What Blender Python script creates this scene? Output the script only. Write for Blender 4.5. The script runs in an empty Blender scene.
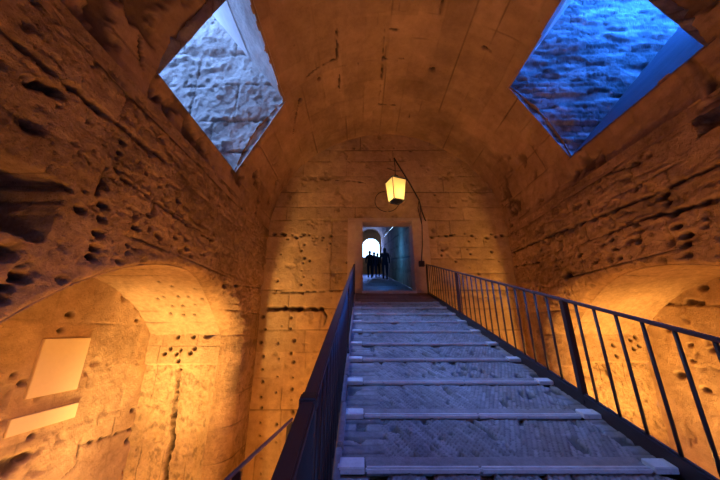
import bpy, bmesh, math, random
import numpy as np
from mathutils import Vector
C = bpy.context.scene.collection
R = math.radians
rng = np.random.default_rng(7)
random.seed(5)

# ------------------------------------------------------------------ camera (eye at the origin, z up, looking along +y)
PITCH, FPX = R(18), 280.0
cp, sp = math.cos(PITCH), math.sin(PITCH)
cd = bpy.data.cameras.new('camera'); cam = bpy.data.objects.new('camera', cd); C.objects.link(cam)
cd.sensor_width = 36; cd.lens = 36 * FPX / 720; cd.clip_start = .02; cd.clip_end = 200
cam.rotation_euler = (R(90) + PITCH, 0, 0)
bpy.context.scene.camera = cam

def ray(px, py):                       # measured photo position -> direction in the room
    u = (px - 360) / FPX; v = (240 - py) / FPX
    return Vector((u, cp - v * sp, sp + v * cp))
def onx(px, py, X): r = ray(px, py); return r * (X / r.x)
def ony(px, py, Y): r = ray(px, py); return r * (Y / r.y)

# ------------------------------------------------------------------ room measures (metres from the eye)
XL, XR, YN, YF, ZF, ZS = -3.07, 4.95, -1.2, 8.9, -4.5, 3.1
XC, RV = .94, 4.01
NY, NR, NZ, ND = 5.0, 3.49, -2.43, 2.3          # niche arch: centre y, radius, centre z, depth
NJ0, NJ1 = 2.4, 7.6                             # niche jambs
SL = .297                                       # slope of the ramp
def rampz(y): return -1.5 + SL * y

# ------------------------------------------------------------------ materials
def mat(name):
    m = bpy.data.materials.new(name); m.use_nodes = True
    nt = m.node_tree; nt.nodes.clear()
    out = nt.nodes.new('ShaderNodeOutputMaterial'); b = nt.nodes.new('ShaderNodeBsdfPrincipled')
    nt.links.new(b.outputs[0], out.inputs[0])
    return m, nt, b
def node(nt, t, **k):
    n = nt.nodes.new(t)
    for a, v in k.items():
        if a in n.inputs: n.inputs[a].default_value = v
        else: setattr(n, a, v)
    return n
def stone(name, dark, light, grain=6.0, bump=.5, pit=1.0, rough=.9, dirt=(.05, .03, .02)):
    m, nt, b = mat(name); L = nt.links.new
    tc = node(nt, 'ShaderNodeTexCoord')
    n1 = node(nt, 'ShaderNodeTexNoise', Scale=.9, Detail=6.0, Roughness=.62)
    n2 = node(nt, 'ShaderNodeTexNoise', Scale=grain, Detail=8.0, Roughness=.7)
    n3 = node(nt, 'ShaderNodeTexNoise', Scale=grain * 6, Detail=5.0, Roughness=.7)
    vo = node(nt, 'ShaderNodeTexVoronoi', Scale=grain * 3.2)
    for n in (n1, n2, n3, vo): L(tc.outputs['Object'], n.inputs['Vector'])
    add = node(nt, 'ShaderNodeMath', operation='ADD'); L(n1.outputs[0], add.inputs[0]); L(n2.outputs[0], add.inputs[1])
    rp = node(nt, 'ShaderNodeValToRGB'); rp.color_ramp.elements[0].position = .36; rp.color_ramp.elements[1].position = .64
    rp.color_ramp.elements[0].color = (*dark, 1); rp.color_ramp.elements[1].color = (*light, 1)
    hf = node(nt, 'ShaderNodeMath', operation='MULTIPLY'); hf.inputs[1].default_value = .5
    L(add.outputs[0], hf.inputs[0]); L(hf.outputs[0], rp.inputs[0])
    at = node(nt, 'ShaderNodeAttribute', attribute_name='tone')      # per-block tone of the stone, set on the mesh
    ad = node(nt, 'ShaderNodeAttribute', attribute_name='dirt')      # soot in joints and holes, set on the mesh
    mx = node(nt, 'ShaderNodeMix', data_type='RGBA', blend_type='MULTIPLY'); mx.inputs[0].default_value = 1
    ta = node(nt, 'ShaderNodeMath', operation='ADD'); ta.inputs[1].default_value = 1.0
    L(at.outputs['Fac'], ta.inputs[0]); L(rp.outputs[0], mx.inputs[6]); L(ta.outputs[0], mx.inputs[7])
    m2 = node(nt, 'ShaderNodeMix', data_type='RGBA'); L(ad.outputs['Fac'], m2.inputs[0]); L(mx.outputs[2], m2.inputs[6])
    m2.inputs[7].default_value = (*dirt, 1)
    L(m2.outputs[2], b.inputs['Base Color']); b.inputs['Roughness'].default_value = rough
    b.inputs['Specular IOR Level'].default_value = .25
    pr = node(nt, 'ShaderNodeMapRange'); pr.inputs[1].default_value = .0; pr.inputs[2].default_value = .28
    L(vo.outputs[0], pr.inputs[0])
    s1 = node(nt, 'ShaderNodeMath', operation='MULTIPLY_ADD'); s1.inputs[1].default_value = .18 * pit
    wv = node(nt, 'ShaderNodeTexNoise', Scale=grain * 2.2, Detail=6.0, Roughness=.75); L(tc.outputs['Object'], wv.inputs['Vector'])
    sp_ = node(nt, 'ShaderNodeMapRange'); sp_.inputs[1].default_value = .60; sp_.inputs[2].default_value = .70; sp_.inputs[4].default_value = .55 * pit
    L(wv.outputs[0], sp_.inputs[0]); mxm = node(nt, 'ShaderNodeMath', operation='MAXIMUM')       # grime caught in the small pits
    L(sp_.outputs[0], mxm.inputs[0]); L(ad.outputs['Fac'], mxm.inputs[1]); L(mxm.outputs[0], m2.inputs[0])
    L(pr.outputs[0], s1.inputs[0]); L(n2.outputs[0], s1.inputs[2])
    s2 = node(nt, 'ShaderNodeMath', operation='MULTIPLY_ADD'); s2.inputs[1].default_value = .4
    L(n3.outputs[0], s2.inputs[0]); L(s1.outputs[0], s2.inputs[2])
    bp = node(nt, 'ShaderNodeBump', Strength=bump, Distance=.07); L(s2.outputs[0], bp.inputs['Height'])
    L(bp.outputs[0], b.inputs['Normal'])
    return m
def plain(name, col, rough=.5, metal=0., spec=.5, noise=.15):
    m, nt, b = mat(name); L = nt.links.new
    tc = node(nt, 'ShaderNodeTexCoord'); n = node(nt, 'ShaderNodeTexNoise', Scale=14.0, Detail=5.0)
    L(tc.outputs['Object'], n.inputs['Vector'])
    rp = node(nt, 'ShaderNodeValToRGB')
    rp.color_ramp.elements[0].color = (*[c * (1 - noise) for c in col], 1); rp.color_ramp.elements[1].color = (*[min(1, c * (1 + noise)) for c in col], 1)
    L(n.outputs[0], rp.inputs[0]); L(rp.outputs[0], b.inputs['Base Color'])
    b.inputs['Roughness'].default_value = rough; b.inputs['Metallic'].default_value = metal
    b.inputs['Specular IOR Level'].default_value = spec
    bp = node(nt, 'ShaderNodeBump', Strength=.15, Distance=.01); L(n.outputs[0], bp.inputs['Height']); L(bp.outputs[0], b.inputs['Normal'])
    return m
M = {}
M['wall'] = stone('tan tufa stone', (.24, .14, .065), (.62, .40, .20), 7, 1.0, 1.0)
M['vault'] = stone('plastered travertine vault', (.30, .18, .09), (.50, .32, .165), 3.2, .5, .5)
M['end'] = stone('coursed travertine', (.32, .20, .10), (.58, .39, .20), 4.5, .6, .7)
M['niche'] = stone('smooth niche plaster', (.30, .195, .10), (.56, .39, .22), 4.5, .55, .8)
M['jambrough'] = stone('rough core masonry', (.32, .205, .10), (.64, .44, .25), 9, 1.0, 1.2)
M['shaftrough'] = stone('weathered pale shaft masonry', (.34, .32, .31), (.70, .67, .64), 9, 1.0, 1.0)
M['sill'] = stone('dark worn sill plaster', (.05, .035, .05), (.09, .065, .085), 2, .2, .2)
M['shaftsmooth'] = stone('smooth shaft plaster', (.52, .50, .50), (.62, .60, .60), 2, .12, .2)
M['ground'] = stone('dusty stone floor', (.22, .15, .09), (.36, .26, .17), 6, .5)
M['wet'] = stone('polished dark paving', (.06, .045, .035), (.12, .09, .07), 6, .15, .4, rough=.55)
M['brick'] = stone('worn ramp brick', (.20, .175, .16), (.42, .37, .34), 14, .6, .7, rough=.7, dirt=(.04, .035, .035))
M['landing'] = stone('brown landing stone', (.16, .10, .065), (.27, .17, .11), 8, .4)
M['nosing'] = stone('pale travertine nosing', (.50, .48, .45), (.80, .77, .72), 10, .3, .8, rough=.6)
M['surround'] = stone('pinkish dressed stone', (.38, .265, .175), (.56, .41, .28), 4, .25, .4)
M['slab'] = plain('new pale stone slab', (.76, .63, .38), .7, noise=.05)
M['iron'] = plain('dark painted iron', (.026, .015, .015), .5, .0, .6)
M['rail'] = plain('worn iron handrail', (.085, .05, .05), .55, .0, .4)
M['cable'] = plain('black cable', (.03, .018, .012), .7)
M['lampmetal'] = plain('dark lantern metal', (.05, .045, .06), .45, .6)
M['dark'] = plain('dark clothing', (.012, .014, .022), .9)
M['blue cloth'] = plain('blue clothing', (.03, .05, .11), .9)
M['skin'] = plain('skin', (.42, .26, .19), .6)
M['hair'] = plain('dark hair', (.03, .02, .015), .8)
def glow(name, col, s):
    m, nt, b = mat(name)
    tc = node(nt, 'ShaderNodeTexCoord'); n = node(nt, 'ShaderNodeTexNoise', Scale=9.0, Detail=3.0)
    nt.links.new(tc.outputs['Object'], n.inputs['Vector'])
    mr = node(nt, 'ShaderNodeMapRange'); mr.inputs[3].default_value = s * .75; mr.inputs[4].default_value = s * 1.25
    nt.links.new(n.outputs[0], mr.inputs[0]); nt.links.new(mr.outputs[0], b.inputs['Emission Strength'])
    b.inputs['Base Color'].default_value = (*col, 1); b.inputs['Emission Color'].default_value = (*col, 1)
    b.inputs['Roughness'].default_value = .4
    return m
M['pane'] = glow('lit frosted lantern glass', (1, .80, .36), .35)
nt_ = M['pane'].node_tree; out_ = [n for n in nt_.nodes if n.type == 'OUTPUT_MATERIAL'][0]; b_ = [n for n in nt_.nodes if n.type == 'BSDF_PRINCIPLED'][0]
tr_ = node(nt_, 'ShaderNodeBsdfTranslucent', Color=(1, .92, .62, 1)); ms_ = node(nt_, 'ShaderNodeMixShader'); ms_.inputs[0].default_value = .65
nt_.links.new(b_.outputs[0], ms_.inputs[1]); nt_.links.new(tr_.outputs[0], ms_.inputs[2]); nt_.links.new(ms_.outputs[0], out_.inputs[0])
M['bulb'] = glow('lit bulb', (1, .85, .5), 12)

# ------------------------------------------------------------------ numpy noise
_tabs = {}
def vnoise(x, y, seed=0):
    if seed not in _tabs: _tabs[seed] = np.random.default_rng(seed + 100).random((256, 256))
    t = _tabs[seed]
    xi = np.floor(x).astype(int); yi = np.floor(y).astype(int); fx = x - xi; fy = y - yi
    fx = fx * fx * (3 - 2 * fx); fy = fy * fy * (3 - 2 * fy)
    a = t[xi & 255, yi & 255]; b = t[(xi + 1) & 255, yi & 255]; c = t[xi & 255, (yi + 1) & 255]; d = t[(xi + 1) & 255, (yi + 1) & 255]
    return (a * (1 - fx) + b * fx) * (1 - fy) + (c * (1 - fx) + d * fx) * fy
def fbm(x, y, o=5, seed=0, g=.55):
    s = 0; a = 1; n = 0
    for k in range(o):
        s = s + a * vnoise(x * 2 ** k + 17 * k, y * 2 ** k + 31 * k, seed + k); n += a; a *= g
    return s / n
def sm(a, b, x):
    t = np.clip((x - a) / (b - a), 0, 1); return t * t * (3 - 2 * t)

class Field:
    """Relief of one masonry face: u along, v up, D depth into the stone, plus tone and dirt."""
    def __init__(s, u0, u1, v0, v1, res):
        s.nu = max(2, int(round((u1 - u0) / res)) + 1); s.nv = max(2, int(round((v1 - v0) / res)) + 1)
        s.U, s.V = np.meshgrid(np.linspace(u0, u1, s.nu), np.linspace(v0, v1, s.nv), indexing='ij')
        s.D = np.zeros_like(s.U); s.T = np.zeros_like(s.U); s.G = np.zeros_like(s.U)
    def rough(s, amp, scale=1.0, seed=0, o=6):
        s.D += amp * (fbm(s.U * scale, s.V * scale, o, seed) - .35); return s
    def pits(s, amount, seed=3, scale=6.0, thr=.66, depth=.04):
        n = fbm(s.U * scale, s.V * scale, 3, seed); m = sm(thr, thr + .1, n)
        big = sm(.35, .65, fbm(s.U * .8, s.V * .8, 3, seed + 9))
        s.D += depth * m * amount * big; s.G = np.maximum(s.G, .45 * m * big * amount); return s
    def courses(s, vs, w=.018, depth=.03, seed=1, fill=.5, blocks=(.9, 1.7), tone=.12, vert=True):
        """horizontal joints at heights vs and broken vertical joints between them; fill = how much of the joints is closed"""
        vs = sorted(vs); wob = .03 * (fbm(s.U * .9, s.V * .3, 3, seed) - .5)
        vis = sm(fill - .12, fill + .1, fbm(s.U * .7 + 5, s.V * 2.1, 3, seed + 4))
        ww = w * (.5 + 1.3 * vnoise(s.U * 4, s.V * 4, seed + 5))
        for v in vs:
            k = np.clip(1 - np.abs(s.V + wob - v) / ww, 0, 1) * vis
            s.D += depth * k; s.G = np.maximum(s.G, k * .75)
        r = np.random.default_rng(seed); ed = [s.V.min() - 1] + vs + [s.V.max() + 1]
        for a, b in zip(ed[:-1], ed[1:]):
            u = s.U.min() - r.random() * 1.2
            band = (s.V > a) & (s.V <= b)
            while u < s.U.max():
                n = u + r.uniform(*blocks); cell = band & (s.U >= u) & (s.U < n)
                s.T[cell] += r.uniform(-tone, tone); s.D[cell] += r.uniform(-.006, .006)
                if vert:
                    k = np.clip(1 - np.abs(s.U + wob * .6 - n) / (ww * .8), 0, 1) * vis * band
                    s.D += depth * .8 * k; s.G = np.maximum(s.G, k * .7)
                u = n
        return s
    def hole(s, u, v, r, d=.09, sx=1., sy=1., seed=0, dirt=.9):
        m = (np.abs(s.U - u) < r * sx * 1.9) & (np.abs(s.V - v) < r * sy * 1.9)
        if not m.any(): return s
        q = np.hypot((s.U[m] - u) / (r * sx), (s.V[m] - v) / (r * sy)) + .5 * (vnoise(s.U[m] * 13, s.V[m] * 13, 21) - .5)
        k = 1 - sm(.6, 1.15, q); s.D[m] += d * k; s.G[m] = np.maximum(s.G[m], k * dirt); return s
    def slab(s, pts, d, t=0., dirt=0.):          # sunken or raised rectangle u0,u1,v0,v1
        u0, u1, v0, v1 = pts
        w = .03 * (vnoise(s.U * 6, s.V * 6, 33) - .5)
        k = ((s.U + w > u0) & (s.U + w < u1) & (s.V + w > v0) & (s.V + w < v1)).astype(float)
        s.D += d * k; s.T += t * k; s.G = np.maximum(s.G, dirt * k); return s
    def crack(s, pts, w=.02, d=.07, dirt=.9):
        for (a, b), (c, e) in zip(pts[:-1], pts[1:]):
            L2 = (c - a) ** 2 + (e - b) ** 2 + 1e-9
            t = np.clip(((s.U - a) * (c - a) + (s.V - b) * (e - b)) / L2, 0, 1)
            q = np.hypot(s.U - a - t * (c - a), s.V - b - t * (e - b)) + .05 * (vnoise(s.U * 9, s.V * 9, 41) - .5)
            k = 1 - sm(w * .5, w * 1.4, q) * 1.0
            k = k * (.45 + .55 * sm(.3, .5, vnoise(s.U * 7, s.V * 7, 42)))
            s.D += d * k; s.G = np.maximum(s.G, k * dirt)
        return s

def field_mesh(F, P, cut=None, snap=None, flip=False, rimd=None):
    """P(U,V,D) -> X,Y,Z arrays. cut(U,V) True where there is no wall; snap moves rim vertices on to the exact outline"""
    nu, nv = F.nu, F.nv
    idx = np.arange(nu * nv).reshape(nu, nv)
    q = np.stack([idx[:-1, :-1], idx[1:, :-1], idx[1:, 1:], idx[:-1, 1:]], -1).reshape(-1, 4)
    U = F.U.ravel().copy(); V = F.V.ravel().copy(); D = F.D.ravel().copy(); T = F.T.ravel(); G = F.G.ravel()
    if cut is not None:
        inside = cut(U, V); keep = ~inside[q].any(1)
        allk = q[keep]; gone = q[~keep]
        rim = np.intersect1d(np.unique(allk), np.unique(gone))
        if snap is not None: U[rim], V[rim] = snap(U[rim], V[rim]); D[rim] = rimd(U[rim]) if rimd else D[rim]
        q = allk
    if flip: q = q[:, ::-1]
    used, inv = np.unique(q, return_inverse=True); q = inv.reshape(-1, 4)
    X, Y, Z = P(U[used], V[used], D[used])
    me = bpy.data.meshes.new('m'); n = len(used); f = len(q)
    me.vertices.add(n); me.vertices.foreach_set('co', np.stack([X, Y, Z], 1).astype(np.float32).ravel())
    me.loops.add(f * 4); me.loops.foreach_set('vertex_index', q.ravel().astype(np.int32))
    me.polygons.add(f); me.polygons.foreach_set('loop_start', (np.arange(f) * 4).astype(np.int32))
    me.polygons.foreach_set('use_smooth', np.ones(f, bool))
    me.update(calc_edges=True); me.validate()
    for nm, A in (('tone', T), ('dirt', G)):
        at = me.attributes.new(nm, 'FLOAT', 'POINT'); at.data.foreach_set('value', A[used].astype(np.float32))
    return me

def join(name, meshes, mats, parent=None):
    """several relief faces of the same thing welded into one mesh object; mats one per face"""
    if len(meshes) == 1:
        me = meshes[0]; me.materials.append(mats[0])
    else:
        co = []; q = []; mi = []; T = []; G = []; off = 0; ms = []
        for me, mt in zip(meshes, mats):
            n = len(me.vertices); c = np.empty(n * 3, np.float32); me.vertices.foreach_get('co', c); co.append(c)
            if mt not in ms: ms.append(mt)
            f = len(me.polygons); l = np.empty(len(me.loops), np.int32); me.loops.foreach_get('vertex_index', l)
            q.append(l + off); mi += [ms.index(mt)] * f; off += n
            for nm, S in (('tone', T), ('dirt', G)):
                a = np.empty(n, np.float32); me.attributes[nm].data.foreach_get('value', a); S.append(a)
            bpy.data.meshes.remove(me)
        co = np.concatenate(co); q = np.concatenate(q); f = len(q) // 4
        me = bpy.data.meshes.new(name); me.vertices.add(off); me.vertices.foreach_set('co', co)
        me.loops.add(f * 4); me.loops.foreach_set('vertex_index', q); me.polygons.add(f)
        me.polygons.foreach_set('loop_start', (np.arange(f) * 4).astype(np.int32)); me.polygons.foreach_set('use_smooth', np.ones(f, bool))
        for m_ in ms: me.materials.append(m_)
        me.polygons.foreach_set('material_index', np.array(mi, np.int32)); me.update(calc_edges=True)
        for nm, S in (('tone', T), ('dirt', G)):
            me.attributes.new(nm, 'FLOAT', 'POINT').data.foreach_set('value', np.concatenate(S))
    me.name = name
    o = bpy.data.objects.new(name, me); C.objects.link(o)
    if parent: o.parent = parent
    return o
def struct(o): o['kind'] = 'structure'; return o

# ------------------------------------------------------------------ bmesh helpers
def obj(name, bm, m, parent=None, smooth=False):
    me = bpy.data.meshes.new(name); bmesh.ops.recalc_face_normals(bm, faces=bm.faces); bm.to_mesh(me); bm.free()
    me.materials.append(m)
    if smooth:
        for p in me.polygons: p.use_smooth = True
    o = bpy.data.objects.new(name, me); C.objects.link(o)
    if parent: o.parent = parent
    return o
def bx(bm, a, b, bev=0., skew=0.):
    """box from corner a to corner b; skew lifts z by skew*(y-y0)"""
    vs = [bm.verts.new((x, y, z + skew * (y - a[1]))) for x in (a[0], b[0]) for y in (a[1], b[1]) for z in (a[2], b[2])]
    fs = [bm.faces.new([vs[i] for i in q]) for q in ((0, 1, 3, 2), (4, 6, 7, 5), (0, 4, 5, 1), (2, 3, 7, 6), (0, 2, 6, 4), (1, 5, 7, 3))]
    if bev:
        es = {e for f in fs for e in f.edges}
        bmesh.ops.bevel(bm, geom=list(es), offset=bev, segments=2, affect='EDGES')
    return bm
def tube(bm, pts, r, n=10, cap=True):
    pts = [Vector(p) for p in pts]; rs = r if isinstance(r, (list, tuple)) else [r] * len(pts)
    rings = []; ref = None
    for i, p in enumerate(pts):
        t = (pts[min(i + 1, len(pts) - 1)] - pts[max(i - 1, 0)]).normalized()
        if ref is None:
            ref = Vector((0, 0, 1)) if abs(t.z) < .9 else Vector((1, 0, 0))
        a = t.cross(ref).normalized(); b = t.cross(a).normalized(); ref = -b if False else ref
        rings.append([bm.verts.new(p + (a * math.cos(2 * math.pi * k / n) + b * math.sin(2 * math.pi * k / n)) * rs[i]) for k in range(n)])
    for A, B in zip(rings[:-1], rings[1:]):
        for k in range(n): bm.faces.new((A[k], A[(k + 1) % n], B[(k + 1) % n], B[k]))
    if cap: bm.faces.new(rings[0][::-1]); bm.faces.new(rings[-1])
    return bm
def thing(name, label, cat, loc=(0, 0, 0), group=None):
    o = bpy.data.objects.new(name, None); C.objects.link(o); o.location = loc; o.empty_display_size = .2
    return tag(o, label, cat, group)
def tag(o, label, cat, group=None):
    o['label'] = label; o['category'] = cat
    if group: o['group'] = group
    return o
def bmn(): return bmesh.new()

# ------------------------------------------------------------------ LEFT and RIGHT walls
def arch_cut(u, v):
    top = NZ + np.sqrt(np.maximum(NR * NR - (u - NY) ** 2, 0))
    return (u > NJ0) & (u < NJ1) & (v < top)
def arch_snap(u, v):
    spring = NZ + math.sqrt(NR * NR - (NJ1 - NY) ** 2)
    u2 = u.copy(); v2 = v.copy()
    side = v < spring
    u2[side] = np.where(u[side] > NY, NJ1, NJ0)
    t = ~side; du = u[t] - NY; dv = v[t] - NZ; l = np.hypot(du, dv)
    uu = NY + du / l * NR; uu = np.clip(uu, NJ0, NJ1)
    u2[t] = uu; v2[t] = NZ + np.sqrt(NR * NR - (uu - NY) ** 2)
    return u2, v2
def fil(y): return .10 + .42 * sm(4.6, 7.2, y)          # radius of the worn, rounded arris round the niche
def fillet(F):
    du = np.abs(F.U - NY); spring_ = NZ + math.sqrt(NR * NR - (NJ1 - NY) ** 2)
    q = np.where(F.V < spring_, du - (NJ1 - NY), np.hypot(du, F.V - NZ) - NR)
    q = q + .05 * (fbm(F.U * 2.5, F.V * 2.5, 4, 77) - .5) * sm(0, .1, q)
    Rf = fil(F.U); t = np.clip(Rf - q, 0, Rf)
    F.D += np.where(q < Rf, Rf - np.sqrt(np.maximum(Rf * Rf - t * t, 0)), 0)
    near = (1 - sm(0, .22, q)); F.G *= 1 - .8 * near
    return near
LV = [-3.6, -2.9, -2.2, -1.5, -.8, -.15, .5, 1.22, 1.86, 2.5, 3.02]

def wall_field(seed):   # heights of relief: broad swell, broken stone, grit
    F = Field(YN - .2, YF + .25, ZF, ZS + .12, .022)
    F.rough(.08, .55, seed, 4); F.D += .055 * (fbm(F.U * 1.5, F.V * 2.6, 7, seed + 7, .62) - .35); F.rough(.035, 9, seed + 11, 3)
    F.courses(LV, .018, .05, seed, .53, (.9, 1.9), .16)
    F.rough(.02, 22, seed + 17, 2); F.D += .022 * sm(.55, .7, fbm(F.U * 2.2, F.V * 10, 4, seed + 19)); F.pits(1.0, seed + 3, 7, .68, .06).pits(1.2, seed + 23, 14, .70, .035).pits(.6, seed + 5, 3.0, .70, .08)
    F.G = np.maximum(F.G, .5 * sm(.56, .78, fbm(F.U * .7, F.V * 1.5, 5, seed + 13)))
    return F
def fix_edges(F):                                  # the relief dies out at the rims so the faces of the room meet
    e = sm(0, .25, F.U - F.U.min()) * sm(0, .25, F.U.max() - F.U) * sm(0, .3, F.V.max() - F.V)
    F.D *= .15 + .85 * e
    du = np.abs(F.U - NY); q = np.where(F.V < -.1, du - (NJ1 - NY), np.hypot(du, F.V - NZ) - NR)
    F.D *= .15 + .85 * sm(-.05, .35, q)
    F.D *= 1 - .75 * sm(6.9, 7.5, F.U) * sm(.6, .1, F.V)      # smoother plastered pier beside the niche
    fillet(F)
FL = wall_field(1)
for px, py, r, d in [(125,142,.08,.1),(123,153,.08,.1),(120,170,.10,.12),(115,179,.07,.1),(110,206,.11,.14),(104,218,.10,.12),(101,234,.12,.14),
        (97,248,.11,.12),(94,257,.11,.12),(83,210,.10,.12),(137,228,.10,.12),(88,191,.06,.08),(71,189,.07,.08),(122,262,.09,.12),(146,262,.12,.14),
        (23,277,.14,.16),(79,284,.10,.12),(65,280,.09,.1),(12,288,.08,.12),(9,253,.17,.22),(2,299,.12,.14),(161,236,.12,.15),(177,237,.09,.1),
        (182,251,.08,.1),(188,248,.08,.1),(207,254,.10,.1),(203,273,.10,.12),(177,266,.08,.1),(228,285,.16,.16),(180,200,.12,.12),(130,245,.06,.08),
        (150,215,.06,.08),(190,225,.07,.08),(215,240,.07,.08),(165,275,.06,.08),(238,262,.07,.08),(50,88,.16,.1),(35,128,.14,.1),(63,92,.12,.1),(100,110,.1,.1)]:
    p = onx(px, py, XL); FL.hole(p.y, p.z, r * .62, d, 1.1, .72)
def cx_(F, X, px, **k): F.crack([(onx(a, b, X).y, onx(a, b, X).z) for a, b in px], **k)
cx_(FL, XL, [(109,168),(107,180),(101,193)], w=.03, d=.09)
cx_(FL, XL, [(158,196),(155,212)], w=.04, d=.09)
cx_(FL, XL, [(0,28),(30,52),(75,88),(104,110),(130,132),(150,148),(168,160)], w=.035, d=.10)
cx_(FL, XL, [(123,177),(155,200),(180,219),(213,240)], w=.02, d=.06)
cx_(FL, XL, [(30,85),(52,88),(66,96)], w=.035, d=.08)
cx_(FL, XL, [(28,118),(42,126)], w=.03, d=.08)
cx_(FL, XL, [(0,160),(10,170),(20,171)], w=.02, d=.05)
cx_(FL, XL, [(228,285),(245,286),(262,288)], w=.02, d=.06)
# dark window-like recess high on the wall
FL.slab((1.45, 2.62, .83, 1.48), 1.2)
FL.D *= 1.0
# damaged lower-left surface: loose rubble look
k = sm(.9, .2, FL.V) * sm(3.6, 2.4, FL.U)
FL.D += k * .10 * (fbm(FL.U * 4, FL.V * 4, 4, 66) - .3)
fix_edges(FL)
wl = struct(join('wall_left', [field_mesh(FL, lambda u, v, d: (XL - d, u, v), arch_cut, arch_snap, rimd=fil)], [M['wall']]))

FR = wall_field(31)
for px, py, r, d in [(546,193,.09,.1),(560,187,.13,.12),(577,188,.12,.12),(660,196,.16,.14),(665,203,.1,.1),(671,213,.14,.14),(675,227,.11,.1),(682,235,.11,.14),
        (683,245,.12,.14),(638,241,.09,.12),(685,256,.12,.12),(660,261,.12,.12),(640,266,.10,.12),(608,233,.08,.1),(610,240,.08,.1),(613,249,.08,.1),
        (618,258,.09,.1),(623,273,.10,.12),(609,282,.12,.12),(585,286,.10,.1),(565,275,.20,.18),(578,255,.10,.12),(552,259,.08,.1),(563,230,.08,.1),
        (600,245,.06,.08),(595,262,.06,.08),(577,247,.06,.08),(560,262,.07,.08),(532,243,.06,.08),(540,250,.06,.08),(525,262,.06,.08),(700,290,.08,.1)]:
    p = onx(px, py, XR); FR.hole(p.y, p.z, r * .70, d, 1.1, .72)
cx_(FR, XR, [(510,253),(560,231),(597,217),(640,199),(662,190),(690,176),(720,164)], w=.03, d=.09)
cx_(FR, XR, [(617,228),(645,218),(673,212),(713,200),(720,197)], w=.03, d=.09)
cx_(FR, XR, [(505,268),(540,262)], w=.018, d=.05)
cx_(FR, XR, [(586,200),(594,220)], w=.02, d=.05)
cx_(FR, XR, [(545,193),(590,180),(640,163)], w=.02, d=.05)
cx_(FR, XR, [(456,308),(468,298),(480,294),(492,293)], w=.03, d=.07)
p0 = onx(697, 136, XR); FR.slab((1.3, p0.y, p0.z - .0, p0.z + .5), .35)
fix_edges(FR)
wr = struct(join('wall_right', [field_mesh(FR, lambda u, v, d: (XR + d, u, v), arch_cut, arch_snap, flip=True, rimd=fil)], [M['wall']]))

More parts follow.
